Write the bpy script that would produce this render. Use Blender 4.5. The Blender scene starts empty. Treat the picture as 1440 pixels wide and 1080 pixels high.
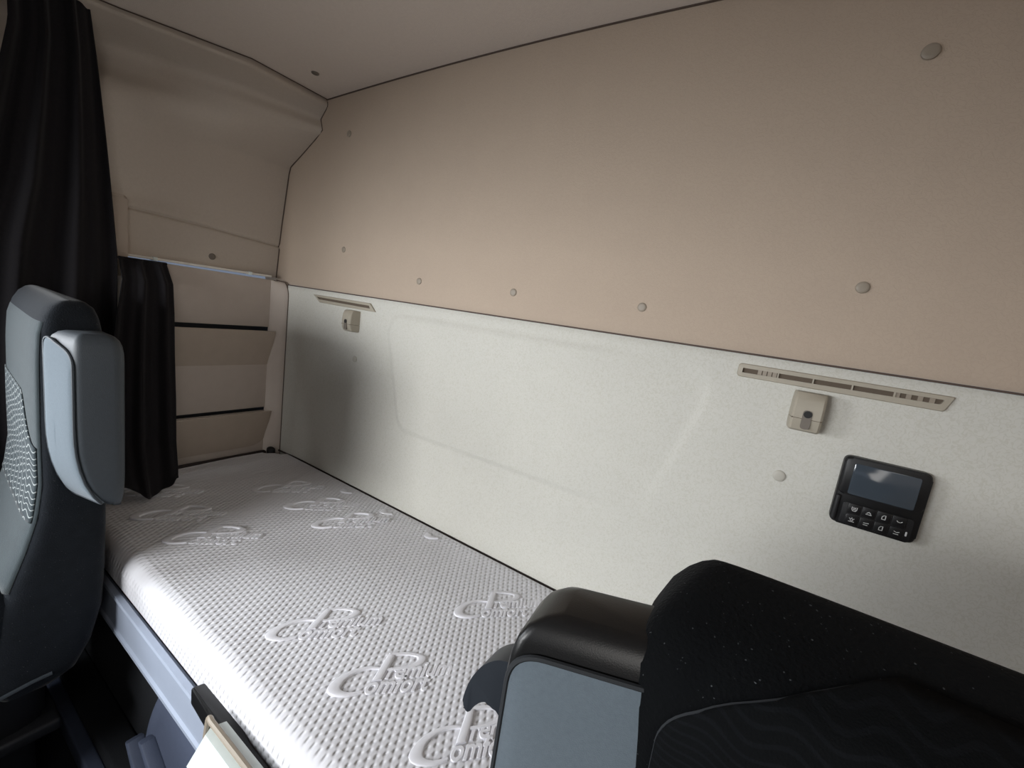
import bpy, bmesh, math, random
from mathutils import Vector, Matrix, noise
random.seed(7)
S = bpy.context.scene
COL = S.collection
# World origin: cab floor, left end of the bunk, rear wall plane.  Most shapes below are
# measured from the photographer's eye, which stands at EYE (metres).
EYE = Vector((1.75, -1.0, 1.32))

# ---------------------------------------------------------------- camera
cam = bpy.data.cameras.new('camera'); cam.sensor_width = 36.0; cam.lens = 15.0
cam.clip_start = 0.01
co = bpy.data.objects.new('camera', cam); COL.objects.link(co)
R = Matrix(((0.83213825, 0.20373633, -0.51578817),
            (0.53638975, -0.05950787, 0.84186985),
            (0.14082602, -0.9772156, -0.15880085)))
M = Matrix.Identity(4)
for i in range(3):
    M[i][0] = R[i][0]; M[i][1] = -R[i][1]; M[i][2] = -R[i][2]; M[i][3] = EYE[i]
co.matrix_world = M
S.camera = co

# ---------------------------------------------------------------- view and light
S.view_settings.view_transform = 'Standard'; S.view_settings.look = 'None'
S.view_settings.gamma = 1.0; S.view_settings.use_curve_mapping = False
S.view_settings.exposure = 0.0
W = bpy.data.worlds.new('daylight'); S.world = W; W.use_nodes = True
bg = W.node_tree.nodes['Background']; bg.inputs[0].default_value = (0.62, 0.75, 1.0, 1); bg.inputs[1].default_value = 0.25

def area(name, loc, target, sx, sy, power, color, spread=180):
    l = bpy.data.lights.new(name, 'AREA'); l.shape = 'RECTANGLE'; l.size = sx; l.size_y = sy
    l.energy = power; l.color = color; l.spread = math.radians(spread)
    o = bpy.data.objects.new(name, l); COL.objects.link(o)
    o.location = EYE + Vector(loc)
    d = Vector(target) - Vector(loc)
    o.rotation_euler = d.to_track_quat('-Z', 'Y').to_euler()
    return o
# daylight through the windscreen and the two door windows
area('windscreen_daylight', (-1.05, -1.42, 0.02), (-0.68, 1.0, -0.58), 1.0, 0.60, 16.5, (0.97, 0.99, 1.0), 85)
area('passenger_window_daylight', (-2.0, -0.55, -0.02), (-0.8, 0.6, -0.90), 0.80, 0.50, 12, (0.92, 0.96, 1.0), 110)
area('driver_window_daylight', (0.62, -0.6, 0.0), (-0.9, 0.3, -0.8), 0.75, 0.6, 5, (1.0, 0.96, 0.9), 180)

# ---------------------------------------------------------------- materials
def lin(c):
    return tuple(((v/255.0)/12.92 if v/255.0 <= 0.04045 else ((v/255.0+0.055)/1.055)**2.4) for v in c) + (1.0,)

def mat(name, c, rough=0.8, metal=0.0, c2=None, scale=60.0, bump=0.0, bscale=None, sheen=0.0, spec=0.5, coat=0.0):
    m = bpy.data.materials.new(name); m.use_nodes = True
    nt = m.node_tree; N = nt.nodes; L = nt.links
    b = N['Principled BSDF']
    b.inputs['Roughness'].default_value = rough; b.inputs['Metallic'].default_value = metal
    b.inputs['Specular IOR Level'].default_value = spec
    b.inputs['Sheen Weight'].default_value = sheen; b.inputs['Sheen Roughness'].default_value = 0.4
    b.inputs['Coat Weight'].default_value = coat
    tc = N.new('ShaderNodeTexCoord')
    nz = N.new('ShaderNodeTexNoise'); nz.inputs['Scale'].default_value = scale; nz.inputs['Detail'].default_value = 3
    L.new(tc.outputs['Object'], nz.inputs['Vector'])
    mx = N.new('ShaderNodeMix'); mx.data_type = 'RGBA'
    a = lin(c); d = lin(c2) if c2 else tuple(v*0.88 for v in a[:3]) + (1,)
    mx.inputs['A'].default_value = a; mx.inputs['B'].default_value = d
    L.new(nz.outputs['Fac'], mx.inputs['Factor'])
    L.new(mx.outputs['Result'], b.inputs['Base Color'])
    if bump:
        bp = N.new('ShaderNodeBump'); bp.inputs['Strength'].default_value = 1.0; bp.inputs['Distance'].default_value = bump
        n2 = N.new('ShaderNodeTexNoise'); n2.inputs['Scale'].default_value = bscale or scale*3
        L.new(tc.outputs['Object'], n2.inputs['Vector'])
        L.new(n2.outputs['Fac'], bp.inputs['Height']); L.new(bp.outputs['Normal'], b.inputs['Normal'])
    return m

def math_node(nt, op, a, b=None, c=None):
    n = nt.nodes.new('ShaderNodeMath'); n.operation = op
    for i, v in enumerate((a, b, c)):
        if v is None: continue
        if isinstance(v, (int, float)): n.inputs[i].default_value = v
        else: nt.links.new(v, n.inputs[i])
    return n.outputs[0]

def squiggle(name, c, c2, rough=0.9, amount=0.6, scale=70.0):
    """beige headlining cloth woven with small squiggles"""
    m = mat(name, c, rough, c2=tuple(int(v*0.97) for v in c), scale=9, sheen=0.1, spec=0.25)
    nt = m.node_tree; N = nt.nodes; L = nt.links; b = N['Principled BSDF']
    tc = N.new('ShaderNodeTexCoord')
    nz = N.new('ShaderNodeTexNoise'); nz.inputs['Scale'].default_value = scale; nz.inputs['Detail'].default_value = 1.0
    nz.inputs['Distortion'].default_value = 0.6
    L.new(tc.outputs['Object'], nz.inputs['Vector'])
    d = math_node(nt, 'ABSOLUTE', math_node(nt, 'SUBTRACT', nz.outputs['Fac'], 0.5))
    band = math_node(nt, 'SUBTRACT', 1.0, math_node(nt, 'MINIMUM', math_node(nt, 'MULTIPLY', d, 16.0), 1.0))
    fac = math_node(nt, 'MULTIPLY', band, amount)
    old = b.inputs['Base Color'].links[0].from_socket
    mx = N.new('ShaderNodeMix'); mx.data_type = 'RGBA'
    L.new(fac, mx.inputs['Factor']); L.new(old, mx.inputs['A']); mx.inputs['B'].default_value = lin(c2)
    L.new(mx.outputs['Result'], b.inputs['Base Color'])
    bp = N.new('ShaderNodeBump'); bp.inputs['Distance'].default_value = 0.00015
    L.new(band, bp.inputs['Height']); L.new(bp.outputs['Normal'], b.inputs['Normal'])
    return m

MT = {}
MT['wall_low'] = squiggle('cream_cloth', (205, 203, 195), (184, 181, 168), amount=0.5, scale=135)
MT['wall_up'] = squiggle('pinkish_beige_cloth', (184, 167, 150), (172, 155, 139), amount=0.25, scale=135)
MT['ceiling'] = mat('grey_beige_headlining', (224, 213, 203), 0.95, c2=(214, 203, 193), scale=120, bump=0.0006, bscale=500)
MT['panel'] = mat('grey_beige_plastic', (194, 182, 172), 0.7, c2=(184, 172, 162), scale=25, bump=0.0003, bscale=700)
MT['panel_cloth'] = mat('grey_beige_padded_cloth', (196, 185, 173), 0.95, c2=(186, 175, 163), scale=140, bump=0.0005, bscale=600)
MT['pocket'] = mat('beige_pocket_plastic', (182, 168, 154), 0.65, c2=(172, 158, 144), scale=25, bump=0.0003, bscale=700)
MT['seam'] = mat('dark_brown_gap', (86, 72, 63), 0.9)
MT['clip'] = mat('grey_clip_plastic', (150, 139, 125), 0.5, c2=(143, 132, 118), scale=90)
MT['clip_dark'] = mat('dark_clip_plastic', (112, 104, 95), 0.5, c2=(105, 97, 88), scale=90)
MT['clip_pale'] = mat('pale_clip_plastic', (182, 178, 168), 0.5, c2=(175, 171, 161), scale=90)
MT['beige'] = mat('beige_plastic', (168, 160, 145), 0.5, c2=(160, 152, 137), scale=80, bump=0.0002, bscale=800)
MT['slot'] = mat('dark_slot', (98, 86, 74), 0.9)
MT['hole'] = mat('black_hole', (12, 11, 10), 0.6)
MT['black_pl'] = mat('black_plastic', (11, 11, 13), 0.42, c2=(8, 8, 10), scale=200, bump=0.0001, bscale=900)
MT['lever'] = mat('dark_grey_plastic', (44, 48, 54), 0.4, c2=(38, 42, 48), scale=80)
MT['black_mat'] = mat('matt_black_plastic', (15, 15, 18), 0.6, c2=(11, 11, 14), scale=200)
MT['screen'] = mat('display_glass', (68, 76, 84), 0.12, c2=(58, 65, 73), scale=20, spec=0.7)
MT['icon'] = mat('white_icon_print', (205, 205, 205), 0.6)
MT['tan_vinyl'] = mat('black_vinyl', (20, 20, 21), 0.36, c2=(15, 15, 16), scale=160, bump=0.0001, bscale=900)
MT['grey_vinyl'] = mat('dark_grey_vinyl', (62, 68, 74), 0.55, c2=(54, 60, 66), scale=160, bump=0.0003, bscale=700)
MT['grey_cloth'] = mat('slate_grey_cloth', (101, 112, 121), 0.9, c2=(89, 100, 109), scale=260, bump=0.0004, bscale=1200, sheen=0.2)
MT['seamline'] = mat('dark_grey_stitched_seam', (34, 37, 41), 0.8)
MT['velvet_p_lit'] = mat('lit_teal_grey_velour', (58, 68, 72), 0.95, c2=(44, 52, 56), scale=60, bump=0.0006, bscale=500, sheen=0.25)  # backrest velour as lit from the front, the light put into the colour
MT['velvet_p'] = mat('charcoal_velour', (34, 38, 44), 0.95, c2=(22, 26, 31), scale=40, bump=0.0008, bscale=400, sheen=0.1, spec=0.2)
MT['velvet'] = mat('black_velour', (9, 11, 13), 0.95, c2=(4, 5, 7), scale=30, bump=0.0012, bscale=300, sheen=0.02, spec=0.12)
MT['curtain'] = mat('black_curtain_cloth', (33, 30, 33), 0.9, c2=(20, 19, 22), scale=180, sheen=0.1, spec=0.25)
MT['metal'] = mat('brushed_aluminium', (166, 175, 192), 0.35, 0.1, c2=(158, 167, 184), scale=30)
MT['chrome'] = mat('bright_steel', (240, 236, 228), 0.65, 0.0)
MT['white_pl'] = mat('white_plastic', (226, 234, 232), 0.4, c2=(216, 226, 224), scale=60)
MT['locker'] = mat('blue_grey_plastic', (84, 92, 112), 0.6, c2=(76, 84, 104), scale=60, bump=0.0003, bscale=500)
MT['lockerdark'] = mat('dark_locker_carpet', (24, 27, 33), 0.95, c2=(16, 18, 23), scale=90, bump=0.001, bscale=600)
MT['floor'] = mat('dark_carpet', (24, 28, 34), 0.95, c2=(16, 19, 24), scale=120, bump=0.0015, bscale=500)
MT['dash'] = mat('charcoal_dash', (42, 43, 46), 0.7)
MT['bedgap'] = mat('dark_board_and_gap_shade', (40, 30, 27), 0.85)  # base board colour, also the painted gap shade round the mattress
MT['fabric'] = mat('knitted_mattress_cloth', (214, 214, 218), 0.85, c2=(208, 207, 212), scale=30, sheen=0.15, spec=0.3)
MT['logo'] = mat('embossed_mattress_cloth', (224, 224, 229), 0.7, c2=(218, 217, 223), scale=30, sheen=0.15, spec=0.35)

def dimple(m, p=0.0147, q=0.0123, dist=0.0025):
    nt = m.node_tree; N = nt.nodes; L = nt.links; b = N['Principled BSDF']
    tc = N.new('ShaderNodeTexCoord'); sp = N.new('ShaderNodeSeparateXYZ')
    L.new(tc.outputs['Object'], sp.inputs[0])
    # pits in staggered rows along the bunk
    cx = math_node(nt, 'COSINE', math_node(nt, 'MULTIPLY', sp.outputs['X'], 2*math.pi/p))
    cy = math_node(nt, 'COSINE', math_node(nt, 'MULTIPLY', math_node(nt, 'SUBTRACT', sp.outputs['Y'], sp.outputs['Z']), math.pi/q))
    f = math_node(nt, 'MULTIPLY_ADD', math_node(nt, 'MULTIPLY', cx, cy), 0.5, 0.5)
    h = math_node(nt, 'SUBTRACT', 1.0, math_node(nt, 'POWER', f, 3.2))
    bp = N.new('ShaderNodeBump'); bp.inputs['Distance'].default_value = dist; bp.inputs['Strength'].default_value = 1.0
    L.new(h, bp.inputs['Height']); L.new(bp.outputs['Normal'], b.inputs['Normal'])
dimple(MT['fabric'])

def waves(name, c, line, freq, amp, width, sheen=0.2):
    """seat cloth with stacked wavy lines"""
    m = mat(name, c, 0.9, scale=150, bump=0.0005, bscale=600, sheen=sheen, spec=0.12)
    nt = m.node_tree; N = nt.nodes; L = nt.links; b = N['Principled BSDF']
    tc = N.new('ShaderNodeTexCoord'); sp = N.new('ShaderNodeSeparateXYZ'); L.new(tc.outputs['Object'], sp.inputs[0])
    s = math_node(nt, 'MULTIPLY', math_node(nt, 'SINE', math_node(nt, 'MULTIPLY', sp.outputs['X'], 2*math.pi/0.045)), amp)
    s2 = math_node(nt, 'MULTIPLY', math_node(nt, 'SINE', math_node(nt, 'MULTIPLY', sp.outputs['Z'], 2*math.pi/0.08)), amp*0.6)
    z = math_node(nt, 'ADD', math_node(nt, 'ADD', sp.outputs['Z'], s), s2)
    f = math_node(nt, 'FRACT', math_node(nt, 'MULTIPLY', z, freq))
    band = math_node(nt, 'LESS_THAN', f, width)
    old = b.inputs['Base Color'].links[0].from_socket
    mx = N.new('ShaderNodeMix'); mx.data_type = 'RGBA'
    L.new(band, mx.inputs['Factor']); L.new(old, mx.inputs['A']); mx.inputs['B'].default_value = lin(line)
    L.new(mx.outputs['Result'], b.inputs['Base Color'])
    return m
MT['wave_p'] = waves('slate_wavy_cloth', (58, 66, 70), (150, 156, 156), 70, 0.0045, 0.16)
MT['wave_d'] = waves('black_wavy_cloth', (8, 10, 12), (13, 15, 18), 130, 0.003, 0.28, 0.0)

def lint(m, scale=340.0, thr=0.755, c=(74, 77, 80)):
    """pale fluff caught in the pile"""
    nt = m.node_tree; N = nt.nodes; L = nt.links; b = N['Principled BSDF']
    tc = N.new('ShaderNodeTexCoord'); nz = N.new('ShaderNodeTexNoise'); nz.inputs['Scale'].default_value = scale
    nz.inputs['Detail'].default_value = 1.0
    L.new(tc.outputs['Object'], nz.inputs['Vector'])
    f = math_node(nt, 'GREATER_THAN', nz.outputs['Fac'], thr)
    old = b.inputs['Base Color'].links[0].from_socket
    mx = N.new('ShaderNodeMix'); mx.data_type = 'RGBA'
    L.new(f, mx.inputs['Factor']); L.new(old, mx.inputs['A']); mx.inputs['B'].default_value = lin(c)
    L.new(mx.outputs['Result'], b.inputs['Base Color'])
for k in ('velvet', 'velvet_p'): lint(MT[k])

# ---------------------------------------------------------------- helpers
def tag(o, label=None, cat=None, group=None, kind=None):
    if label: o['label'] = label
    if cat: o['category'] = cat
    if group: o['group'] = group
    if kind: o['kind'] = kind
    return o

def thing(name, label, cat, loc, group=None):
    o = bpy.data.objects.new(name, None); COL.objects.link(o); o.empty_display_size = 0.05
    o.location = EYE + Vector(loc)
    return tag(o, label, cat, group)

def wpos(o):
    p = Vector((0, 0, 0))
    while o: p = p + o.location; o = o.parent
    return p

def build(name, bm, m, parent=None, smooth=True, origin=None, angle=40, solid=None, subsurf=0):
    """verts of bm are measured from the eye; links them as one mesh object"""
    bmesh.ops.recalc_face_normals(bm, faces=bm.faces)
    org = wpos(parent) if parent else None
    if org is None:
        if origin is None:
            xs = [v.co for v in bm.verts]
            origin = Vector(((min(v.x for v in xs)+max(v.x for v in xs))/2, (min(v.y for v in xs)+max(v.y for v in xs))/2, min(v.z for v in xs)))
        org = EYE + Vector(origin)
    bmesh.ops.translate(bm, verts=bm.verts, vec=EYE - org)
    me = bpy.data.meshes.new(name); bm.to_mesh(me); bm.free()
    me.materials.append(m)
    if smooth:
        me.polygons.foreach_set('use_smooth', [True]*len(me.polygons))
        me.set_sharp_from_angle(angle=math.radians(angle))
    o = bpy.data.objects.new(name, me); COL.objects.link(o)
    if parent: o.parent = parent
    else: o.location = org
    if subsurf:
        md = o.modifiers.new('s', 'SUBSURF'); md.levels = subsurf; md.render_levels = subsurf
    if solid:
        md = o.modifiers.new('t', 'SOLIDIFY'); md.thickness = solid; md.offset = 0
    return o

def struct(name, bm, m, **k):
    return tag(build(name, bm, m, **k), kind='structure')

def rbox(x0, x1, y0, y1, z0, z1, r=0.004, seg=3, bm=None):
    bm = bm or bmesh.new()
    g = bmesh.ops.create_cube(bm, size=1.0)
    vs = g['verts']
    for v in vs:
        v.co = Vector(((x0+x1)/2+v.co.x*(x1-x0), (y0+y1)/2+v.co.y*(y1-y0), (z0+z1)/2+v.co.z*(z1-z0)))
    if r > 0:
        es = list({e for v in vs for e in v.link_edges})
        bmesh.ops.bevel(bm, geom=es, offset=r, segments=seg, profile=0.5, affect='EDGES')
    return bm

def prism(pts, axis, a, b, r=0.0, seg=2, bm=None):
    """polygon pts in the two other axes (in x,y,z order) swept from a to b along axis"""
    bm = bm or bmesh.new()
    def P(p, t):
        if axis == 0: return (t, p[0], p[1])
        if axis == 1: return (p[0], t, p[1])
        return (p[0], p[1], t)
    A = [bm.verts.new(P(p, a)) for p in pts]; B = [bm.verts.new(P(p, b)) for p in pts]
    fs = [bm.faces.new(A), bm.faces.new(B)]
    n = len(pts)
    for i in range(n): fs.append(bm.faces.new((A[i], A[(i+1) % n], B[(i+1) % n], B[i])))
    if r > 0:
        es = list({e for f in fs[:2] for e in f.edges})
        bmesh.ops.bevel(bm, geom=es, offset=r, segments=seg, profile=0.5, affect='EDGES')
    return bm

def round_poly(pts, r, n=6):
    """round the corners of a polygon; r a number or one radius per corner"""
    out = []; m = len(pts)
    for i in range(m):
        p = Vector(pts[i]); a = Vector(pts[i-1]); b = Vector(pts[(i+1) % m])
        rr = r[i] if isinstance(r, (list, tuple)) else r
        u = (a-p).normalized(); w = (b-p).normalized()
        if rr <= 0: out.append(tuple(p)); continue
        p0 = p+u*rr; p1 = p+w*rr
        for k in range(n+1):
            t = k/n
            q = p0*(1-t)**2 + p*2*t*(1-t) + p1*t*t
            out.append(tuple(q))
    return out

def tube(pts, r, n=8, bm=None, closed=False):
    bm = bm or bmesh.new(); pts = [Vector(p) for p in pts]; rings = []
    up = None
    for i, p in enumerate(pts):
        if closed: t = pts[(i+1) % len(pts)]-pts[i-1]
        else: t = pts[min(i+1, len(pts)-1)]-pts[max(i-1, 0)]
        t.normalize()
        if up is None: up = t.orthogonal().normalized()
        up = (up - t*up.dot(t)).normalized()
        s = t.cross(up)
        rr = r[i] if isinstance(r, (list, tuple)) else r
        rings.append([bm.verts.new(p+(up*math.cos(2*math.pi*k/n)+s*math.sin(2*math.pi*k/n))*rr) for k in range(n)])
    for i in range(len(rings)-(0 if closed else 1)):
        A = rings[i]; B = rings[(i+1) % len(rings)]
        for k in range(n): bm.faces.new((A[k], A[(k+1) % n], B[(k+1) % n], B[k]))
    if not closed: bm.faces.new(rings[0]); bm.faces.new(rings[-1])
    return bm

def grid(nu, nv, f, bm=None):
    bm = bm or bmesh.new()
    vs = [[bm.verts.new(f(i/(nu-1), j/(nv-1))) for j in range(nv)] for i in range(nu)]
    for i in range(nu-1):
        for j in range(nv-1): bm.faces.new((vs[i][j], vs[i+1][j], vs[i+1][j+1], vs[i][j+1]))
    return bm

def loft(secs, bm=None):
    bm = bm or bmesh.new()
    rings = [[bm.verts.new(p) for p in s] for s in secs]
    n = len(rings[0])
    for A, B in zip(rings, rings[1:]):
        for k in range(n): bm.faces.new((A[k], A[(k+1) % n], B[(k+1) % n], B[k]))
    bm.faces.new(rings[0]); bm.faces.new(rings[-1])
    return bm

def sellipse(cx, cy, hx, hy, z, e=5.0, n=40, fn=None):
    out = []
    for k in range(n):
        t = 2*math.pi*(k+0.5)/n; c = math.cos(t); s = math.sin(t)
        x = cx+hx*math.copysign(abs(c)**(2/e), c); y = cy+hy*math.copysign(abs(s)**(2/e), s)
        out.append(fn(x, y, z) if fn else (x, y, z))
    return out

def smooth(t): t = min(max(t, 0.0), 1.0); return t*t*(3-2*t)
def lerp_table(tab, z):
    tab = sorted(tab)
    if z <= tab[0][0]: return tab[0][1:]
    for a, b in zip(tab, tab[1:]):
        if z <= b[0]:
            t = (z-a[0])/(b[0]-a[0]); return tuple(p+(q-p)*t for p, q in zip(a[1:], b[1:]))
    return tab[-1][1:]

# ================================================================ setting
CX = -0.63                                   # centre line of the cab
XR = 0.50                                    # right wall
def ceil_z(x): return 0.662+0.018*(1-((x-CX)/0.95)**2)

# lower rear wall, one raised panel pressed into it, its left end bending forward
POLY = [(-1.12, -0.055), (-0.122, -0.052), (-0.198, -0.425), (-1.045, -0.430)]
RAD = 0.06
cxp = sum(p[0] for p in POLY)/4; czp = sum(p[1] for p in POLY)/4
INNER = [(p[0]-math.copysign(RAD, p[0]-cxp), p[1]-math.copysign(RAD, p[1]-czp)) for p in POLY]
def sdf(x, z):
    d = 1e9; inside = False; n = len(INNER)
    for i in range(n):
        ax, az = INNER[i]; bx, bz = INNER[(i+1) % n]
        ex, ez = bx-ax, bz-az
        t = min(max(((x-ax)*ex+(z-az)*ez)/(ex*ex+ez*ez), 0), 1)
        d = min(d, math.hypot(x-ax-ex*t, z-az-ez*t))
        if (az > z) != (bz > z) and x < (bx-ax)*(z-az)/(bz-az)+ax: inside = not inside
    return (-d if inside else d)-RAD
def low_wall(u, v):
    x = -1.80+u*(XR+1.82); z = -0.82+v*(0.82-0.012)
    y = 1.0-(0.0085-0.0130*smooth((x+0.45)/0.35))*smooth((0.011-sdf(x, z))/0.022)
    y -= 0.008*smooth((-1.58-x)/0.18)
    y += 0.006*smooth((z+0.028)/0.016)**2
    return (x, y, z)
struct('wall_rear', grid(330, 120, low_wall), MT['wall_low'], solid=None)
def up_wall(u, v):
    x = -1.92+u*(XR+1.94); z = -0.008+v*0.72
    y = 1.0+0.007*smooth((0.016-z)/0.022)**2-0.012*smooth(z/0.5)*smooth(1-abs(x-CX)/1.3)
    return (x, y, z)
struct('wall_rear_upper', grid(90, 50, up_wall), MT['wall_up'])
struct('ceiling', grid(60, 40, lambda u, v: (-1.95+u*(XR+1.97), -1.42+v*2.44, ceil_z(-1.95+u*(XR+1.97)))), MT['ceiling'])

# upper left wall: padded shape between ceiling and curtain rail, section changes front to back
SEC_B = [(-1.565, .675), (-1.552, .655), (-1.550, .642), (-1.558, .630), (-1.586, .600), (-1.572, .562), (-1.61, .535), (-1.70, .482), (-1.765, .445), (-1.775, .42), (-1.79, .33), (-1.808, .22), (-1.818, .150), (-1.826, .138), (-1.818, .126), (-1.825, .06), (-1.83, .012)]
SEC_M = [(-1.570, .680), (-1.560, .655), (-1.556, .642), (-1.572, .632), (-1.660, .605), (-1.665, .560), (-1.675, .510), (-1.71, .470), (-1.755, .435), (-1.775, .40), (-1.79, .31), (-1.80, .22), (-1.802, .165), (-1.810, .152), (-1.802, .140), (-1.80, .07), (-1.80, .015)]
SEC_F = [(-1.700, .680), (-1.690, .655), (-1.688, .642), (-1.715, .632), (-1.832, .600), (-1.835, .545), (-1.790, .500), (-1.772, .465), (-1.778, .430), (-1.79, .40), (-1.80, .31), (-1.80, .22), (-1.80, .175), (-1.808, .162), (-1.80, .150), (-1.80, .08), (-1.80, .018)]
SEC_Z = [(-1.840, .680), (-1.830, .655), (-1.828, .640), (-1.835, .600), (-1.840, .565), (-1.840, .530), (-1.840, .500), (-1.840, .470), (-1.840, .435), (-1.84, .40), (-1.84, .31), (-1.83, .22), (-1.83, .175), (-1.83, .162), (-1.83, .150), (-1.83, .08), (-1.83, .018)]
KEYS = [(-1.42, SEC_Z), (0.10, SEC_Z), (0.43, SEC_F), (0.74, SEC_M), (1.003, SEC_B)]
def up_left(u, v):
    y = min(-0.12+u*1.123, 1.003)
    for (ya, A), (yb, B) in zip(KEYS, KEYS[1:]):
        if y <= yb+1e-6:
            t = smooth((y-ya)/(yb-ya)) if yb < 0.7 else (y-ya)/(yb-ya)
            break
    q = v*(len(A)-1); i = min(int(q), len(A)-2); f = q-i
    def cr(S, k):
        P = [S[max(i-1, 0)], S[i], S[i+1], S[min(i+2, len(S)-1)]]
        return 0.5*((2*P[1][k])+(-P[0][k]+P[2][k])*f+(2*P[0][k]-5*P[1][k]+4*P[2][k]-P[3][k])*f*f+(-P[0][k]+3*P[1][k]-3*P[2][k]+P[3][k])*f**3)
    x = cr(A, 0)*(1-t)+cr(B, 0)*t; z = cr(A, 1)*(1-t)+cr(B, 1)*t
    return (x, y, z)
struct('wall_left_upper', grid(90, 97, up_left), MT['panel_cloth'], angle=70)

# plain shell round the rest of the cab, with openings for windscreen and door windows
bm = rbox(-1.95, -1.835, -1.42, 0.30, -1.32, -0.271, 0.0)
rbox(-1.95, -1.835, -1.42, -0.98, -0.27, 0.33, 0.0, bm=bm); rbox(-1.95, -1.848, -0.12, 0.30, -0.27, 0.33, 0.0, bm=bm)
rbox(-1.95, -1.825, 0.30, 1.03, -1.32, 0.0, 0.0, bm=bm)
struct('wall_left', bm, MT['dash'], smooth=False)
struct('wall_left_header', rbox(-1.95, -1.835, -1.42, -0.10, 0.33, 0.72, 0.0), MT['panel_cloth'], smooth=False)
bm = rbox(XR, XR+.1, -1.42, 1.03, -1.32, -0.30, 0.0)
rbox(XR, XR+.1, -1.42, -1.02, -0.30, 0.32, 0.0, bm=bm); rbox(XR, XR+.1, -0.16, 1.03, -0.30, 0.32, 0.0, bm=bm)
rbox(XR, XR+.1, -1.42, 1.03, 0.32, 0.72, 0.0, bm=bm)
struct('wall_right', bm, MT['panel'], smooth=False)
bm = rbox(-1.95, XR+.1, -1.50, -1.42, -1.32, -0.30, 0.0)
rbox(-1.835, XR, -1.42, -0.70, 0.15, 0.66, 0.0, bm=bm)  # unseen overhead shelf, shaped low and deep to shade the upper rear wall
struct('wall_front_shade_shelf', bm, MT['dash'], smooth=False)
struct('floor', rbox(-1.95, XR+.1, -1.5, 1.03, -1.40, -1.32, 0.0), MT['floor'], smooth=False)

# dark joints between the panels
struct('trim_1', tube([(-1.80+i*0.058, 1.004-0.008*smooth((-1.58+1.80-i*0.058)/0.18), -0.010) for i in range(40)], 0.0019, 6), MT['seam'])
struct('trim_2', tube([(-1.565+i*0.0525, 0.999-0.012*smooth(1-abs(-1.565+i*0.0525-CX)/1.3), ceil_z(-1.565+i*0.0525)-0.001) for i in range(40)], 0.0024, 6), MT['seam'])
struct('trim_3', tube([(x+0.001, 0.998, z) for x, z in SEC_B[1:]], 0.0022, 6), MT['seam'])
def edge_x(y):
    return up_left((y+0.12)/1.123, 1.3/16)[0]
struct('trim_4', tube([(edge_x(y)+0.002, y, ceil_z(edge_x(y))-0.002) for y in [-0.1+k*0.04 for k in range(27)]+[0.998]], 0.0015, 6), MT['seam'])

# ================================================================ left end of the bunk
# grey-beige side panel with two pockets
sp = thing('side_panel', 'grey-beige moulded side panel with two storage pockets at the left end of the bunk', 'panel', (-1.77, 0.65, -0.76))
bm = prism(round_poly([(0.47, -0.189), (0.96, -0.189), (0.96, 0.000), (0.47, 0.006)], [0, 0, 0.0, 0.0]), 0, -1.785, -1.772, 0.002)
build('back_panel', bm, MT['panel'], sp)
build('back_panel', rbox(-1.785, -1.772, 0.47, 0.96, -0.525, -0.206, 0.002), MT['panel'], sp)
build('back_panel', rbox(-1.785, -1.772, 0.47, 0.96, -0.80, -0.540, 0.002), MT['panel'], sp)
# raised border: rounded upright turning into the rear wall
def bo(z): t = min(max((z+0.060)/0.060, 0), 1); return 0.045*(1-math.sqrt(max(0, 1-t*t)))
ZS = [-0.80, -0.60, -0.40, -0.20, -0.08, -0.060, -0.045, -0.032, -0.021, -0.012, -0.006, -0.002]
build('raised_border', loft([[(-1.776, 0.946, z), (-1.766, 0.950, z), (-1.754-bo(z)*.3, 0.962, z), (-1.738-bo(z)*.6, 0.980, z), (-1.722-bo(z), 0.995, z), (-1.722-bo(z), 1.003, z), (-1.776, 1.003, z)] for z in ZS]), MT['panel'], sp, angle=60)
def pocket(z0, z1, lowr):
    def f(u, v):
        pass
    bm = bmesh.new()
    n = 24; rows = []
    outer = []
    prof = [(-1.776, z0), (-1.771, z0+0.001), (-1.7450, z1-0.003), (-1.7462, z1), (-1.7505, z1), (-1.752, z1-0.003), (-1.768, z0+0.06), (-1.776, z0+0.03)]
    ys = [0.47]+[0.50+0.05*k for k in range(8)]+[0.885, 0.905, 0.925, 0.94, 0.95, 0.957, 0.962]
    secs = []
    for y in ys:
        d = max(0.0, (y-(0.962-lowr))/lowr); lift = lowr*(1-math.sqrt(max(0, 1-d*d)))*0.9
        s = []
        for x, z in prof:
            zz = z+lift*max(0.0, 1-(z-z0)/(z1-z0))
            s.append((x, y, zz))
        secs.append(s)
    return loft(secs, bm)
build('storage_pocket', pocket(-0.345, -0.203, 0.02), MT['pocket'], sp, angle=25)
build('storage_pocket', pocket(-0.690, -0.537, 0.07), MT['pocket'], sp, angle=25)
struct('trim_5', tube([(-1.720-bo(z), 0.9925, z) for z in ZS]+[(-1.775, 0.97, 0.003)], 0.002, 6), MT['seam'])

cr = thing('curtain_rail', 'thin bright metal curtain rail below the upper left wall', 'rail', (-1.79, 0.73, 0.012))
build('rail', rbox(-1.805, -1.782, 0.505, 0.955, 0.010, 0.018, 0.002), MT['chrome'], cr)
for y in (0.570, 0.868): build('rail_bracket', rbox(-1.808, -1.780, y, y+0.012, 0.008, 0.020, 0.001), MT['white_pl'], cr)

pe = thing('panel_end_trim', 'upright beige rounded trim end beside the long black curtain, above the rail', 'trim', (-1.79, 0.49, -0.05))
build('trim_body', prism(round_poly([(0.448, -0.055), (0.502, -0.055), (0.502, 0.19), (0.448, 0.19)], [0.02, 0.025, 0.01, 0.01]), 0, -1.83, -1.766, 0.010, 4), MT['pocket'], pe)

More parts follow.
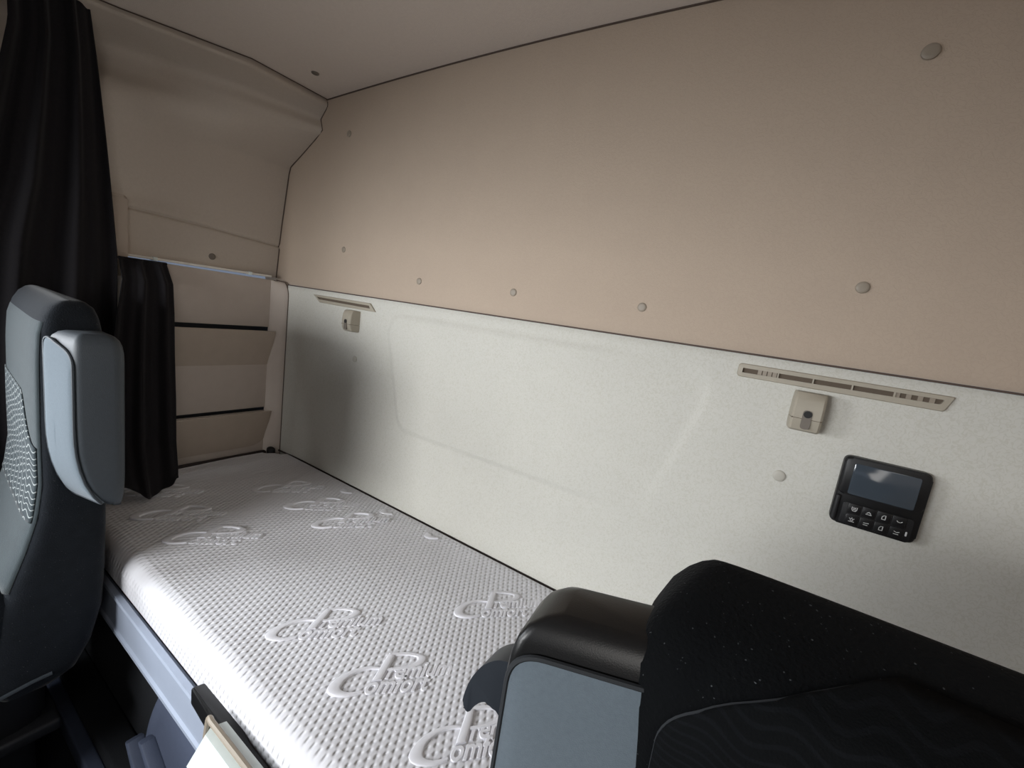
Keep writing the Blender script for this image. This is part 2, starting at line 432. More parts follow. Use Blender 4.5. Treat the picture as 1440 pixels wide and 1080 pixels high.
# ---------------------------------------------------------------- curtains
def curtain(name, label, top, bot, folds, amp, nz=40, nu=90, seed=0, lower=None, thick=0.003):
    """top/bot: (x, y0, y1, z) tables along the height, folds across"""
    def f(u, v):
        tab = lerp_table(top, 0) if False else None
        x, y0, y1, z = row(v)
        w = u+0.012*math.sin(5*v+seed)*math.sin(math.pi*u)
        y = y0+(y1-y0)*w
        ph = 2*math.pi*folds*w+0.9*math.sin(2.2*v+seed)+seed
        a = amp*(0.55+0.45*v)
        dx = a*math.sin(ph)+a*0.45*math.sin(2.3*ph+1.3+v*1.7)
        zz = z
        if lower and v > 0.9: zz = z+lower(u)*(v-0.9)/0.1
        return (x+dx, y+0.25*a*math.cos(ph), zz)
    rows = top
    def row(v):
        q = v*(len(rows)-1); i = min(int(q), len(rows)-2); t = q-i
        return tuple(a+(b-a)*t for a, b in zip(rows[i], rows[i+1]))
    return f
f1 = curtain('c', '', [(-1.705, .262, .405, .672), (-1.705, .262, .420, .52), (-1.71, .232, .436, .34), (-1.71, .20, .448, .17), (-1.71, .15, .459, .0), (-1.72, .12, .46, -.25), (-1.725, .12, .45, -.45), (-1.725, .13, .44, -.64)], None, 2.7, 0.017, seed=0.6)
t = thing('curtain', 'long black curtain hanging from the ceiling behind the left seat', 'curtain', (-1.71, 0.33, -0.64), 'black window curtains')
build('curtain_cloth', grid(150, 60, f1), MT['curtain'], t, solid=0.003, angle=80)
build('top_hem', tube([f1(k/60, 0.004) for k in range(61)], 0.006, 6), MT['curtain'], t)
f2 = curtain('c', '', [(-1.745, .475, .594, .004), (-1.70, .470, .598, -.06), (-1.67, .450, .592, -.15), (-1.64, .43, .584, -.28), (-1.60, .41, .575, -.42), (-1.58, .40, .570, -.55), (-1.53, .395, .558, -.63), (-1.50, .40, .548, -.668)], None, 2.2, 0.010, seed=2.1,
             lower=lambda u: 0.025*math.sin(7*u+1)-0.012*smooth((u-.6)/.2)*smooth((1-u)/.2))
t = thing('curtain', 'short black curtain hanging from the thin metal rail down to the mattress', 'curtain', (-1.6, 0.5, -0.70), 'black window curtains')
build('curtain_cloth', grid(90, 50, f2), MT['curtain'], t, solid=0.003, angle=80)
build('top_hem', tube([f2(k/40, 0.004) for k in range(41)], 0.005, 6), MT['curtain'], t)

# ================================================================ bunk
bk = thing('sleeper_bunk', 'sleeper bunk base with a pale blue-grey front rail under the mattress', 'bunk', (-0.63, 0.65, -0.92))
build('base_board', rbox(-1.75, XR-0.01, 0.345, 0.990, -0.83, -0.800, 0.003), MT['bedgap'], bk)
struct('rear_gap_shade', tube([(x, low_wall((x+1.80)/(XR+1.82), 0.14)[1]-0.002, -0.711) for x in [-1.725+0.05*k for k in range(44)]], 0.0035, 6), MT['bedgap'])  # dark strip added to paint the shade in the gap behind the mattress
struct('end_gap_shade', rbox(-1.756, -1.736, 0.36, 0.945, -0.80, -0.708, 0.004), MT['bedgap'])  # dark strip painting the gap shade along the mattress's left end
tag(build('corner_cap', rbox(-1.750, -1.715, 0.948, 0.974, -0.80, -0.694, 0.010), MT['black_mat']), 'small black cap in the rear left corner of the mattress', 'cap')
rl = prism([(0.318, -0.893), (0.318, -0.885), (0.322, -0.880), (0.322, -0.806), (0.318, -0.800), (0.320, -0.795), (0.331, -0.794), (0.338, -0.800), (0.345, -0.83), (0.345, -0.893)], 0, -1.72, XR-0.01, 0.0)
build('front_rail', rl, MT['metal'], bk, angle=25)
bm = prism(round_poly([(-0.788, 0.312), (-0.782, 0.334), (-0.640, 0.334), (-0.615, 0.328), (-0.30, 0.328), (-0.30, 0.302), (-0.632, 0.302), (-0.645, 0.304)], [.006, .006, .004, .004, .004, .004, .004, .004], 3), 2, -0.793, -0.758, 0.004)
lt = thing('rail_latch', 'white latch with a black catch on the front rail of the bunk', 'latch', (-0.60, 0.30, -0.85))
build('catch', bm, MT['black_pl'], lt)
build('latch_body', loft([
    [(-0.700, 0.318, -0.850), (-0.45, 0.318, -0.850), (-0.45, 0.318, -0.748), (-0.665, 0.318, -0.748)],
    [(-0.712, 0.292, -0.842), (-0.45, 0.292, -0.842), (-0.45, 0.296, -0.742), (-0.668, 0.296, -0.742)],
    [(-0.705, 0.276, -0.832), (-0.45, 0.276, -0.832), (-0.45, 0.284, -0.742), (-0.660, 0.284, -0.742)]]), MT['white_pl'], lt, angle=20)
build('grey_hoop', tube([(-0.70+0.004*k, 0.302-0.0006*k, -0.795+0.058*math.sin(min(k/5, 1)*math.pi/2)) for k in range(0, 8)]+[(-0.60, 0.298, -0.737), (-0.45, 0.298, -0.737)], 0.005, 8), MT['clip'], lt)

# locker under the bunk
lk = thing('bunk_locker', 'dark storage locker under the bunk with a blue-grey door', 'locker', (-0.63, 0.68, -1.32))
build('locker_body', rbox(-1.76, XR-0.01, 0.365, 0.99, -1.32, -0.832, 0.004), MT['lockerdark'], lk)
door = prism(round_poly([(-0.99, -0.90), (0.2, -0.90), (0.2, -1.20), (-1.12, -1.20), (-1.105, -1.10)], [0.03, 0, 0, 0.02, 0.12]), 1, 0.345, 0.366, 0.004)
dr = build('door', door, MT['locker'], lk)
build('grip_bar', prism([(-1.068, -1.095), (-1.045, -1.085), (-0.86, -1.20), (-0.91, -1.20)], 1, 0.318, 0.346, 0.004), MT['locker'], dr)
build('grip_bar', prism([(-1.128, -1.135), (-1.110, -1.125), (-1.02, -1.21), (-1.06, -1.21)], 1, 0.312, 0.346, 0.004), MT['locker'], dr)
bm = rbox(-1.74, XR-0.01, 0.300, 0.365, -1.32, -1.225, 0.008)
build('plinth', bm, MT['lockerdark'], lk)
build('plinth_ridge', rbox(-1.70, 0.2, 0.270, 0.301, -1.32, -1.262, 0.006), MT['locker'], lk)

# mattress
TOP = -0.705
mt = thing('mattress', 'off-white dimpled mattress with embossed lettering lying on the lower bunk', 'mattress', (-0.6, 0.65, -0.80))
bm = bmesh.new(); bmesh.ops.create_cube(bm, size=1)
X0, X1, Y0, Y1, Z0 = -1.732, XR-0.02, 0.332, 0.994, -0.796
for v in bm.verts: v.co = Vector(((X0+X1)/2+v.co.x*(X1-X0), (Y0+Y1)/2+v.co.y*(Y1-Y0), (Z0+TOP)/2+v.co.z*(TOP-Z0)))
ed = [e for e in bm.edges if abs(e.verts[0].co.z-e.verts[1].co.z) > .02]
bmesh.ops.bevel(bm, geom=ed, offset=0.075, segments=8, profile=0.5, affect='EDGES')
tf = max(bm.faces, key=lambda f: f.calc_area() if f.normal.z > 0.9 else 0)
bmesh.ops.bevel(bm, geom=list(tf.edges), offset=0.042, segments=8, profile=0.5, affect='EDGES')
# the cover is squarer where it meets the walls
for v in bm.verts:
    y, x = v.co.y, v.co.x
    if y > Y1-0.05 and abs(x-(X0+X1)/2) < (X1-X0)/2-0.075 and v.co.z > TOP-0.045: v.co.y = Y1-(Y1-y)*0.3; v.co.z = TOP-(TOP-v.co.z)*0.35
    if x < X0+0.05 and abs(y-(Y0+Y1)/2) < (Y1-Y0)/2-0.07: v.co.x = X0+(x-X0)*0.4
bmf = min(bm.faces, key=lambda f: -f.calc_area() if f.normal.z < -0.9 else 0)
bmesh.ops.bevel(bm, geom=list(bmf.edges), offset=0.018, segments=4, profile=0.5, affect='EDGES')
for k in range(1, 74):
    x = X0+0.03*k
    bmesh.ops.bisect_plane(bm, geom=bm.verts[:]+bm.edges[:]+bm.faces[:], plane_co=(x, 0, 0), plane_no=(1, 0, 0))
for k in range(1, 22):
    bmesh.ops.bisect_plane(bm, geom=bm.verts[:]+bm.edges[:]+bm.faces[:], plane_co=(0, Y0+0.03*k, 0), plane_no=(0, 1, 0))
def undul(x, y):
    n = noise.noise(Vector((x*5, y*5, 3.1)))*0.0045+noise.noise(Vector((x*12, y*12, 8.1)))*0.0015
    return n*smooth((y-Y0)/0.05)*smooth((Y1-y)/0.05)
for v in bm.verts:
    if v.co.z > -0.74: v.co.z += undul(v.co.x, v.co.y)
build('mattress_cover', bm, MT['fabric'], mt, angle=60)

# the embossed lettering, once as a mesh in its own frame, then copied over the cover
def text_mesh(body, size, shear, width, x, y, ang, ext=0.0012, bev=0.0009):
    cu = bpy.data.curves.new('t', 'FONT'); cu.body = body; cu.size = size; cu.shear = shear
    cu.extrude = ext; cu.bevel_depth = bev; cu.bevel_resolution = 1; cu.resolution_u = 4; cu.offset = 0.0007
    o = bpy.data.objects.new('t', cu); COL.objects.link(o)
    bpy.context.view_layer.update()
    dg = bpy.context.evaluated_depsgraph_get()
    me = bpy.data.meshes.new_from_object(o.evaluated_get(dg))
    bpy.data.objects.remove(o); bpy.data.curves.remove(cu)
    xs = [v.co.x for v in me.vertices]; s = width/(max(xs)-min(xs)); mn = min(xs)
    c, q = math.cos(ang), math.sin(ang)
    for v in me.vertices:
        X = (v.co.x-mn)*s; Y = v.co.y
        v.co = Vector((x+X*c-Y*q, y+X*q+Y*c, v.co.z))
    return me
def ribbon(bm, outer, inner, h=0.0030):
    """raised stroke between two outlines, softly rounded across"""
    n = len(outer); rows = []
    for k in range(n):
        a = Vector(outer[k]); b = Vector(inner[k]); w = (b-a).length
        rows.append([bm.verts.new((a.x+(b.x-a.x)*t, a.y+(b.y-a.y)*t, hh*h)) for t, hh in ((0, -.4), (.05, .7), (.16, 1.0), (.5, .85), (.84, 1.0), (.95, .7), (1, -.4))])
    for A, B in zip(rows, rows[1:]):
        for k in range(6): bm.faces.new((A[k], A[k+1], B[k+1], B[k]))
    bm.faces.new(rows[0]); bm.faces.new(rows[-1])
def spline(P, n=28):
    out = []; m = len(P)-1
    for k in range(n):
        q = k/(n-1)*m; i = min(int(q), m-1); f = q-i
        p = [P[max(i-1, 0)], P[i], P[i+1], P[min(i+2, m)]]
        out.append(tuple(0.5*((2*p[1][c])+(-p[0][c]+p[2][c])*f+(2*p[0][c]-5*p[1][c]+4*p[2][c]-p[3][c])*f*f+(-p[0][c]+3*p[1][c]-3*p[2][c]+p[3][c])*f**3)*0.001 for c in (0, 1)))
    return out
def make_logo():
    bm = bmesh.new()
    # large C
    ribbon(bm, spline([(84, 47), (60, 48), (36, 40), (12, 22), (0, 0), (10, -14), (36, -17), (62, -9)]),
               spline([(84, 43), (64, 42), (46, 35), (30, 21), (23, 4), (27, -4), (42, -8), (63, -4)]))
    # large P: stem and bowl
    ribbon(bm, spline([(74, 16), (84, 47), (95, 79)], 8), spline([(93, 20), (101, 46), (109, 76)], 8), 0.0036)
    ribbon(bm, spline([(96, 82), (122, 86), (146, 85), (168, 80), (172, 70), (160, 56), (130, 45), (97, 40)]),
               spline([(104, 75), (124, 79), (142, 78), (152, 75), (153, 68), (146, 60), (126, 51), (99, 46)]))
    for body, w, x, y in (('remium', 0.130, 0.097, 0.024), ('omfort', 0.120, 0.067, -0.010)):
        me = text_mesh(body, 0.047, 0.50, w, x, y, math.radians(6.5))
        bm.from_mesh(me); bpy.data.meshes.remove(me)
    me = bpy.data.meshes.new('embossed_lettering')
    bmesh.ops.recalc_face_normals(bm, faces=bm.faces)
    bm.to_mesh(me); bm.free(); me.materials.append(MT['logo'])
    me.polygons.foreach_set('use_smooth', [True]*len(me.polygons)); me.set_sharp_from_angle(angle=math.radians(50))
    return me
logo = make_logo()
A40 = math.radians(40)
# C-tip of every lettering: along the bunk, across it
LET = [(-0.761, 0.430), (-0.560, 0.434), (-0.522, 0.738), (-0.365, 0.445), (-1.085, 0.735), (-1.235, 0.735), (-1.415, 0.725), (-1.255, 0.425), (-1.43, 0.41), (-1.62, 0.425)]
mo = wpos(mt)-EYE
first = None
def surf(x, y): return TOP+undul(x, y)
for x, y in LET:
    o = bpy.data.objects.new('embossed_lettering', logo); COL.objects.link(o); o.parent = mt
    cxl, cyl = x+0.085*math.cos(A40)-0.03*math.sin(A40), y+0.085*math.sin(A40)+0.03*math.cos(A40)
    # lie on the local slope of the cover
    e = 0.05
    n = Vector((-(surf(cxl+e, cyl)-surf(cxl-e, cyl))/(2*e), -(surf(cxl, cyl+e)-surf(cxl, cyl-e))/(2*e), 1)).normalized()
    q = Vector((0, 0, 1)).rotation_difference(n)
    rot = q.to_matrix().to_4x4() @ Matrix.Rotation(A40, 4, 'Z')
    c = Vector((cxl, cyl, surf(cxl, cyl)+0.0006))
    off = rot @ Vector((0.085, 0.03, 0))
    o.matrix_local = Matrix.Translation(c-off-mo) @ rot
# letterings cut by the rear edge of the cover
for x, y in ((-1.225, 0.935), (-1.015, 0.935), (-0.81, 0.935)):
    b2 = bmesh.new(); b2.from_mesh(logo)
    b2.transform(Matrix.Translation((x, y, TOP+0.0008)) @ Matrix.Rotation(A40, 4, 'Z'))
    bmesh.ops.bisect_plane(b2, geom=b2.verts[:]+b2.edges[:]+b2.faces[:], plane_co=(0, 0.952, 0), plane_no=(0, 1, 0), clear_outer=True)
    build('embossed_lettering', b2, MT['logo'], mt, angle=50)

# ================================================================ fittings on the rear wall
def clip(label, p, n, r=0.0105, m='clip'):
    """round push-in clip, p on the wall, n the way it faces"""
    bm = bmesh.new()
    prof = [(0.0, 0.0026), (0.55, 0.0025), (0.86, 0.0020), (0.98, 0.0008), (1.0, -0.002)]
    rings = []
    c = bm.verts.new((0, 0, prof[0][1]))
    for f, h in prof[1:]:
        rings.append([bm.verts.new((r*f*math.cos(2*math.pi*k/28), r*f*math.sin(2*math.pi*k/28), h)) for k in range(28)])
    for k in range(28): bm.faces.new((c, rings[0][k], rings[0][(k+1) % 28]))
    for A, B in zip(rings, rings[1:]):
        for k in range(28): bm.faces.new((A[k], B[k], B[(k+1) % 28], A[(k+1) % 28]))
    bm.faces.new(rings[-1][::-1])
    q = Vector((0, 0, 1)).rotation_difference(Vector(n))
    bm.transform(Matrix.Translation(Vector(p)) @ q.to_matrix().to_4x4())
    return tag(build('trim_clip', bm, MT[m], origin=p), label, 'clip', 'round trim clips on walls and ceiling')
F = (0, -1, 0)
clip('round beige clip near the top right corner of the upper rear wall', (0.10, 0.992, 0.520), F, 0.0125)
clip('round beige clip on the upper wall straight above the black control panel and vent', (0.094, 0.997, 0.137), F)
clip('round clip just above the wall seam, rightmost of the three close to it', (-0.294, 0.999, 0.059), F)
clip('round clip just above the wall seam, middle one of the three close to it', (-0.650, 0.999, 0.060), F)
clip('round clip just above the wall seam, leftmost of the three close to it', (-1.008, 0.999, 0.062), F)
clip('small round clip at the left edge of the upper wall above the short vent', (-1.398, 0.999, 0.144), F)
clip('small round clip at the top left of the upper wall under the ceiling', (-1.410, 0.994, 0.534), F)
clip('pale round clip on the lower wall left of the black control panel', (0.042, 0.999, -0.241), F, 0.0115, 'clip_pale')
clip('round clip on the lower wall below the left beige hook', (-1.288, 0.999, -0.237), F, 0.0115, 'clip_pale')
clip('dark round clip in the ceiling near the left rear corner', (-1.431, 0.871, ceil_z(-1.431)-0.001), (0, 0, -1), 0.012, 'clip_dark')
clip('round clip on the upper left wall just above the thin metal rail', (up_left((0.748+0.12)/1.123, 15.2/16)[0]+0.0008, 0.748, 0.053), (1, 0, 0.02), 0.0115, 'clip_dark')

# air vents below the seam
def vent(label, x0, x1, flip, s0=0.0, s1=0.009, ribs=True):
    t = thing('air_vent', label, 'vent', ((x0+x1)/2, 1.0, -0.060), 'slim air vents under the wall seam')
    def X(a): return x0+a if not flip else x1-a
    L = x1-x0
    zt, zb = -0.0305, -0.0580
    out = round_poly([(X(0), zb), (X(L-s1), zb), (X(L), zt), (X(s0), zt)], [.004 if s0 else .007, .005, .003, .004 if s0 else .007])
    inn = round_poly([(X(0.009+s0*.6), -0.0490), (X(L-0.010-s1*.7), -0.0465), (X(L-0.009-s1*.4), -0.0380), (X(0.009+s0*.8), -0.0395)], [.001, .003, .003, .001])
    bm = bmesh.new()
    # ring frame with a sloping face, open slot in the middle
    def ring(pts, y, k=1.0):
        return [bm.verts.new((p[0], y, p[1])) for p in pts]
    cxv = sum(p[0] for p in out)/len(out); czv = -0.0442
    def shrink(pts, d):
        return [(p[0]-math.copysign(d, p[0]-cxv), p[1]-math.copysign(d, p[1]-czv)) for p in pts]
    r0 = ring(out, 1.004); r1 = ring(out, 0.9965); r2 = ring(shrink(out, 0.0015), 0.9945)
    r3 = ring(inn, 0.9940); r4 = ring(inn, 1.008)
    for A, B in ((r0, r1), (r1, r2), (r2, r3), (r3, r4)):
        n = len(A)
        for k in range(n): bm.faces.new((A[k], A[(k+1) % n], B[(k+1) % n], B[k]))
    build('frame', bm, MT['beige'], t, angle=30)
    xa, xb = sorted((X(0.004), X(L-0.012)))
    build('slot_back', prism(inn, 1, 0.9992, 1.007), MT['slot'], t, smooth=False)
    for a in () if not ribs else (0.072, 0.130, 0.190, 0.250):
        xx = X(a*L/0.327)
        build('divider', rbox(xx-0.0012, xx+0.0012, 0.9948, 1.003, -0.0490, -0.0380, 0.0), MT['beige'], t, smooth=False)
    for a0, a1 in () if not ribs else ((0.040, 0.066), (0.254, 0.300)):
        q0, q1 = sorted((X(a0*L/0.327), X(a1*L/0.327)))
        bm = bmesh.new(); n = 4
        for k in range(n):
            xx = q0+(q1-q0)*k/(n-1)
            rbox(xx-0.0035, xx+0.0035, 0.9975, 1.002, -0.0485, -0.0385, 0.0, bm=bm)
        build('slider_ribs', bm, MT['clip'], t, smooth=False)
vent('long beige air vent above the right hook, over the black control panel', -0.0728, 0.2545, False)
vent('short-looking beige air vent in the left corner above the left hook', -1.556, -1.196, True, 0.030, 0.040, False)

# bunk-belt hooks
def hook(label, x):
    t = thing('belt_hook', label, 'hook', (x, 1.0, -0.145), 'beige hooks under the air vents')
    w = 0.0255
    def sec(z, d, ww):
        return [(x-ww*1.12, 1.002, z), (x-ww*1.02, 1.0-d*0.70, z), (x-ww*0.95, 1.0-d*0.92, z), (x-ww*0.82, 1.0-d, z), (x+ww*0.82, 1.0-d, z), (x+ww*0.95, 1.0-d*0.92, z), (x+ww*1.02, 1.0-d*0.70, z), (x+ww*1.12, 1.002, z)]
    build('upper_cover', loft([sec(-0.1135, 0.038, w), sec(-0.100, 0.0385, w), sec(-0.080, 0.036, w*.99), sec(-0.069, 0.031, w*.97), sec(-0.065, 0.026, w*.94)]), MT['beige'], t, angle=35)
    build('lower_cover', loft([sec(-0.1395, 0.024, w*.90), sec(-0.136, 0.031, w*.97), sec(-0.126, 0.036, w), sec(-0.1145, 0.038, w)]), MT['beige'], t, angle=35)
    # keyhole: round dark hole over a pale finger slot
    def disc(cx, cz, rx, rz, y0, y1, n=24):
        return prism([(cx+rx*math.cos(2*math.pi*k/n), cz+rz*math.sin(2*math.pi*k/n)) for k in range(n)], 1, y0, y1)
    build('finger_slot', prism(round_poly([(x-0.0075, -0.133), (x+0.0075, -0.133), (x+0.0075, -0.097), (x-0.0075, -0.097)], 0.0065), 1, 0.9606, 0.975), MT['clip_dark'], t)
    build('hole', disc(x+0.0005, -0.1045, 0.0068, 0.0066, 0.9600, 0.975), MT['hole'], t)
    build('joint', rbox(x-w*.93, x+w*.93, 0.9625, 0.98, -0.1150, -0.1130, 0.0), MT['slot'], t, smooth=False)
hook('square beige hook with a round hole under the long vent, left of the control panel', 0.0600)
hook('beige hook in the left corner under the short-looking vent', -1.305)

# control panel
cp = thing('control_panel', 'black control panel with a grey display and eight icon buttons on the lower rear wall', 'control panel', (0.195, 1.0, -0.292))
def rect(x0, x1, z0, z1, r): return round_poly([(x0, z0), (x1, z0), (x1, z1), (x0, z1)], r)
build('housing', prism(rect(0.1335, 0.2560, -0.2940, -0.1655, 0.012), 1, 0.984, 1.003, 0.004, 3), MT['black_pl'], cp)
build('display_bezel', prism(rect(0.1350, 0.2548, -0.2370, -0.1670, 0.011), 1, 0.9805, 0.986, 0.003, 3), MT['black_pl'], cp)
build('display', prism(rect(0.1490, 0.2415, -0.2340, -0.1760, 0.004), 1, 0.9795, 0.982, 0.0008, 2), MT['screen'], cp)
build('side_ridge', rbox(0.1350, 0.1425, 0.979, 0.986, -0.2890, -0.2400, 0.003), MT['black_mat'], cp)
build('button_pad', prism(rect(0.1475, 0.2480, -0.2895, -0.2505, 0.004), 1, 0.9815, 0.986, 0.0012, 2), MT['black_mat'], cp)
def strokes(lines, cx, cz, s, y):
    bm = bmesh.new()
    for ln in lines:
        for a, b in zip(ln, ln[1:]):
            A = Vector((cx+a[0]*s, cz+a[1]*s)); B = Vector((cx+b[0]*s, cz+b[1]*s)); d = (B-A).normalized(); nrm = Vector((-d.y, d.x))*0.0005
            A -= d*0.0003; B += d*0.0003
            prism([tuple(A+nrm), tuple(B+nrm), tuple(B-nrm), tuple(A-nrm)], 1, y-0.0004, y+0.0004, bm=bm)
    return bm
circ = [(0.5*math.cos(k*math.pi/4), 0.5*math.sin(k*math.pi/4)) for k in range(9)]
ICON = [
    [[(-.9, .9), (-.9, -.3), (-.5, -.9), (.5, -.9), (.9, -.3), (.9, .9)], [(-.35, .8), (-.2, .2), (-.35, -.4)], [(.35, .8), (.2, .2), (.35, -.4)]],
    [[(-1, -.7), (1, -.7)], [(-.7, -.2), (0, .5), (.7, -.2)]],
    [[(-.6, -.9), (-.6, .2), (-.1, .9), (.6, .9), (.6, -.9), (-.6, -.9)]],
    [[(-.9, .3), (-.4, -.2), (.4, -.2), (.9, .3)]],
    [circ, [(-1, -.9), (1, -.9)], [(-.9, .6), (-.55, .4)], [(.9, .6), (.55, .4)], [(0, .6), (0, 1)]],
    [[(-.9, -.6), (.6, -.6)], [(-.9, .2), (.9, .4)]],
    [[(-.6, -.9), (-.6, .2), (-.1, .9), (.6, .9), (.6, -.9), (-.6, -.9)]],
    [[(-.9, .6), (0, .2), (.9, .6)], [(-.9, -.6), (.7, -.6)]]]
bx = [0.1655, 0.1865, 0.2075, 0.2290]
for k in range(8):
    cx_ = bx[k % 4]; cz_ = -0.2600 if k < 4 else -0.2805
    b = build('button', rbox(cx_-0.0098, cx_+0.0098, 0.9805, 0.983, cz_-0.0094, cz_+0.0094, 0.0008, 2), MT['black_pl'], cp)
    build('icon', strokes(ICON[k], cx_, cz_, 0.0040, 0.9805), MT['icon'], b, smooth=False)
build('lamp_slot', rbox(0.2405, 0.2430, 0.9800, 0.983, -0.2820, -0.2740, 0.0008, 2), MT['icon'], cp)

# ================================================================ seats
def armrest(parent, corners, z_top, z_bot, panel_m, body_m, piping_m, tip=0.03, chin=0.0, tslope=0.0):
    """folded-up armrest: plan quad (front far, front near, rear near, rear far), front cloth panel with piping"""
    fl, fn, rn, rf = [Vector(c) for c in corners]
    back = ((rf+rn)-(fl+fn))/2; back.normalize()
    def shift(z):
        t = min(max(1-(z-z_bot)/0.17, 0), 1)
        return back*chin*(1-math.sqrt(max(0, 1-t*t)))
    def quad(s, z, k=9, r=0.28):
        pts = round_poly([tuple(fl+shift(z)), tuple(fn+shift(z)), tuple(rn), tuple(rf)], [0.010, 0.010, 0.022, 0.022], 6)
        c = (fl+fn+rn+rf)/4+shift(z)/2
        return [(c.x+(p[0]-c.x)*s, c.y+(p[1]-c.y)*s, z) for p in pts]
    secs = []
    H = z_top-z_bot
    for a, s in ((0, .55), (.004, .72), (.012, .86), (.022, .94), (.036, .985), (.055, 1.0), (H*.3, 1.0), (H*.5, 1.0), (H*.65, 1.0), (H-.10, 1.0), (H-.07, 1.0), (H-.045, .985), (H-.02, .93), (H-.006, .82), (H, .70)):
        secs.append(quad(s, z_top-a))
    body = build('armrest', loft(secs), body_m, parent, angle=60)
    # front panel
    d = (fn-fl); L = d.length; d.normalize(); nrm = Vector((d.y, -d.x))
    if nrm.y > 0: nrm = -nrm
    pts = round_poly([(0.004, z_bot+0.012), (L*.5, z_bot+0.012), (L-0.004, z_bot+0.012)]+[(L-0.004, z_bot+0.03*k) for k in range(1, 8)]+[(L-0.004, z_top-tip-tslope), (0.004, z_top-tip)]+[(0.004, z_bot+0.03*k) for k in range(7, 0, -1)], [0.006, 0, 0.006]+[0]*7+[min(L*.25, .028), min(L*.25, .028)]+[0]*7, 8)
    bm = bmesh.new()
    rings = []
    cc = (sum(p[0] for p in pts)/len(pts), sum(p[1] for p in pts)/len(pts))
    for s, o in ((1.0, -0.004), (1.0, 0.002), (.93, 0.004), (.75, .005), (.5, 0.0055), (.25, .0055)):
        rings.append([bm.verts.new((fl+d*(cc[0]+(p[0]-cc[0])*s)+nrm*o+shift(cc[1]+(p[1]-cc[1])*s)).to_tuple()+(cc[1]+(p[1]-cc[1])*s,)) for p in pts])
    for A, B in zip(rings, rings[1:]):
        n = len(A)
        for k in range(n): bm.faces.new((A[k], A[(k+1) % n], B[(k+1) % n], B[k]))
    bm.faces.new(rings[-1])
    build('front_panel', bm, panel_m, body, angle=50)
    pp = [(fl+d*p[0]+nrm*0.0015+shift(p[1])).to_tuple()+(p[1],) for p in pts]
    build('piping', tube(pp, 0.0024, 6, closed=True), piping_m, body)
    return body

# passenger seat (left edge of the picture), backrest seen from its inner side
ps = thing('passenger_seat', 'dark grey seat at the left edge with its grey armrest folded up', 'seat', (-1.42, 0.05, -1.32))
def yaw(x, y, z): return (x, y+(-1.2-x)*0.060*smooth((0.315-y)/0.10), z)
TAB = [(-.945, .13, .225, .97), (-.93, .115, .262, .985), (-.88, .11, .288, 1), (-.80, .115, .308, 1), (-.70, .14, .313, 1), (-.62, .168, .314, 1), (-.55, .188, .314, 1), (-.48, .197, .314, 1), (-.35, .197, .314, 1), (-.22, .199, .313, 1), (-.16, .203, .311, .99), (-.132, .210, .306, .97), (-.112, .221, .299, .94), (-.101, .236, .286, .90), (-.098, .25, .273, .86)]
secs = [sellipse(-1.43, (a+b)/2, 0.23*w, (b-a)/2, z, 6.5, 56, yaw) for z, a, b, w in TAB]
build('backrest', loft(secs), MT['velvet_p'], ps, angle=70)
# lit front face, brightness put into its colour, and wavy panel over the backrest
def pfront(x, z, off):
    a, b, w = lerp_table(TAB, z)
    X = min(abs((x+1.43)/(0.23*w)), 0.999)
    return yaw(x, (a+b)/2-(b-a)/2*(1-X**6.5)**(1/6.5)-off, z)
build('lit_front_face', grid(40, 30, lambda u, v: pfront(-1.43+(0.2195-0.43*u)*lerp_table(TAB, -0.70+v*0.595)[2], -0.70+v*0.595, 0.0012-0.006*smooth((v-.90)/.10))), MT['velvet_p_lit'], ps, solid=0.002)
def wavy(u, v):
    zt = -0.300-0.10*(1-smooth(u/0.3))
    return pfront(-1.219-u*0.40, -0.56+v*(zt+0.56), 0.0035)
build('wavy_panel', grid(40, 24, wavy), MT['wave_p'], ps, solid=0.002)
build('seat_cushion', loft([sellipse(-1.43, -0.06, 0.23*s, 0.26*s, z, 7, 48, yaw) for z, s in ((-.935, .93), (-.925, .98), (-.90, 1), (-.78, 1), (-.72, .985), (-.70, .95), (-.69, .88))]), MT['velvet_p'], ps, angle=70)
build('cushion_piping', tube([yaw(-1.197, y, -0.925+0.012*smooth((y-0.1)/.1)) for y in [-0.3+k*0.03 for k in range(18)]], 0.004, 6), MT['grey_vinyl'], ps)
build('seat_base', loft([sellipse(-1.43, -0.04, 0.20*s, 0.25*s, z, 8, 40) for z, s in ((-1.32, .95), (-1.10, .95), (-1.07, 1.02), (-.94, 1.02), (-.935, .98))]), MT['black_mat'], ps, angle=50)
build('base_skirt', rbox(-1.64, -1.205, -0.28, 0.225, -1.075, -1.045, 0.008), MT['black_mat'], ps)
armrest(ps, [(-1.205, 0.215), (-1.112, 0.238), (-1.100, 0.312), (-1.195, 0.312)], -0.152, -0.515, MT['grey_cloth'], MT['grey_vinyl'], MT['grey_vinyl'], tip=0.010, chin=0.062, tslope=0.03)

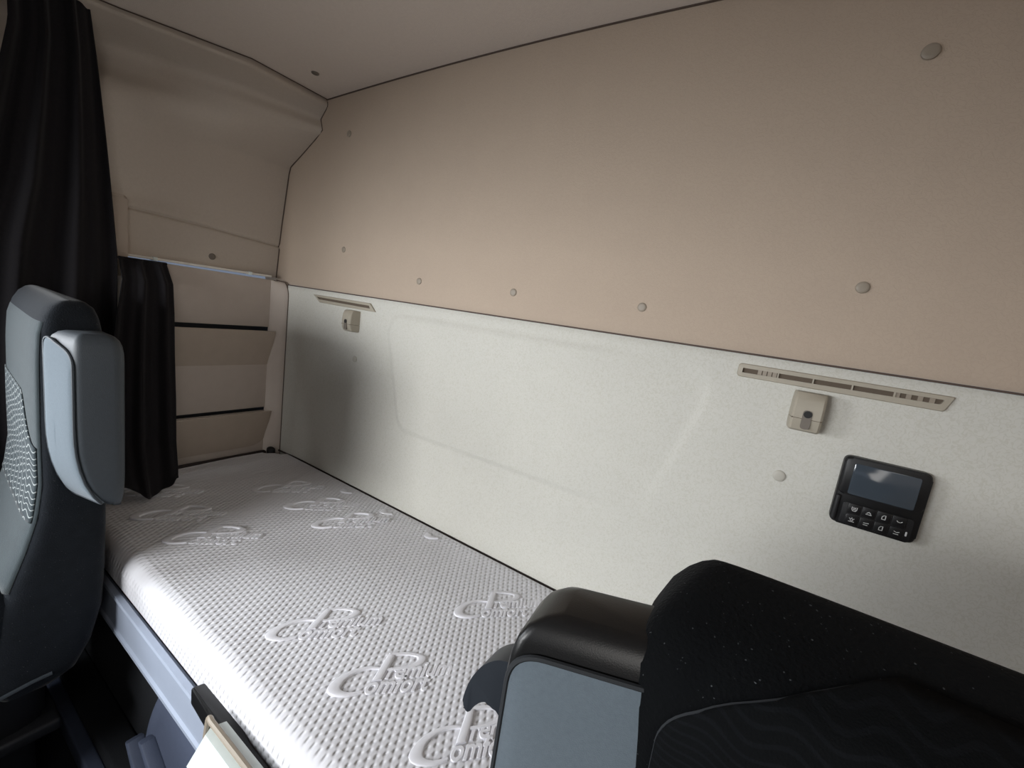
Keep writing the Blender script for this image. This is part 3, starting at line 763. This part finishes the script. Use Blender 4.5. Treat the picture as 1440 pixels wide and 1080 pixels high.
# driver seat (bottom right corner)
ds = thing('driver_seat', 'black velour seat in the bottom right corner with a grey-faced armrest', 'seat', (0.20, 0.10, -1.32))
def dyaw(x, y, z): return (x, y+0.10*(x+0.04)*0, z)
DT = [(-.66, .14, .28, .95), (-.60, .17, .308, .95), (-.50, .25, .39, .95), (-.40, .296, .44, .95), (-.33, .302, .455, .955), (-.28, .298, .460, .96), (-.25, .300, .460, .955), (-.225, .315, .455, .92), (-.212, .340, .450, .885), (-.203, .370, .443, .85), (-.197, .398, .435, .815), (-.194, .413, .425, .775)]
secs = [sellipse(0.207, (a+b)/2, 0.275*w, (b-a)/2, z, 5.5, 64) for z, a, b, w in DT]
build('backrest', loft(secs), MT['velvet'], ds, angle=80)
def dface(u, v):
    z = -0.60+v*0.397; a, b, w = lerp_table(DT, z)
    hw = 0.232*math.sqrt(max(0.0, 1-(max(0, v-.78)/.22)**2*0.80))
    x = 0.212+(2*u-1)*hw
    X = min(abs((x-0.207)/(0.275*w)), 0.999)
    e = min(u, 1-u)*2*hw; e2 = (1-v)*0.397
    return (x, (a+b)/2-(b-a)/2*(1-X**5.5)**(1/5.5)-0.0022-0.002*smooth(min(e, e2)/0.03), z)
build('wavy_panel', grid(70, 110, dface), MT['wave_d'], ds, solid=0.006, angle=180)
build('seam', tube([dface(0.0, v/60) for v in range(61)]+[dface(u/30, 1.0) for u in range(1, 31)], 0.0014, 6), MT['seamline'], ds)
build('seat_cushion', loft([sellipse(0.215, 0.0, 0.26*s, 0.28*s, z, 7, 48) for z, s in ((-.80, .93), (-.79, .98), (-.76, 1), (-.66, 1), (-.61, .985), (-.59, .95), (-.58, .88))]), MT['velvet'], ds, angle=70)
build('seat_base', loft([sellipse(0.215, 0.0, 0.20*s, 0.25*s, z, 8, 40) for z, s in ((-1.32, 1.05), (-1.10, .95), (-.94, 1.02), (-.79, .98))]), MT['black_mat'], ds, angle=50)
ar = armrest(ds, [(-0.139, 0.278), (0.010, 0.334), (-0.008, 0.412), (-0.148, 0.356)], -0.236, -0.56, MT['grey_cloth'], MT['tan_vinyl'], MT['seamline'], tip=0.030)
# release lever with a hooked tip on the outer side of the armrest
hp = [(1000*a, 1000*b) for a, b in [(-0.150, -0.316), (-0.166, -0.322), (-0.182, -0.338), (-0.194, -0.362), (-0.1995, -0.388), (-0.197, -0.397), (-0.191, -0.398), (-0.185, -0.386), (-0.176, -0.375), (-0.166, -0.372), (-0.152, -0.380)]]
hp = spline(hp, 48)+[(-0.135, -0.388), (-0.135, -0.314)]
build('release_lever', prism(hp, 1, 0.318, 0.346, 0.0022, 2), MT['lever'], ar, angle=35)
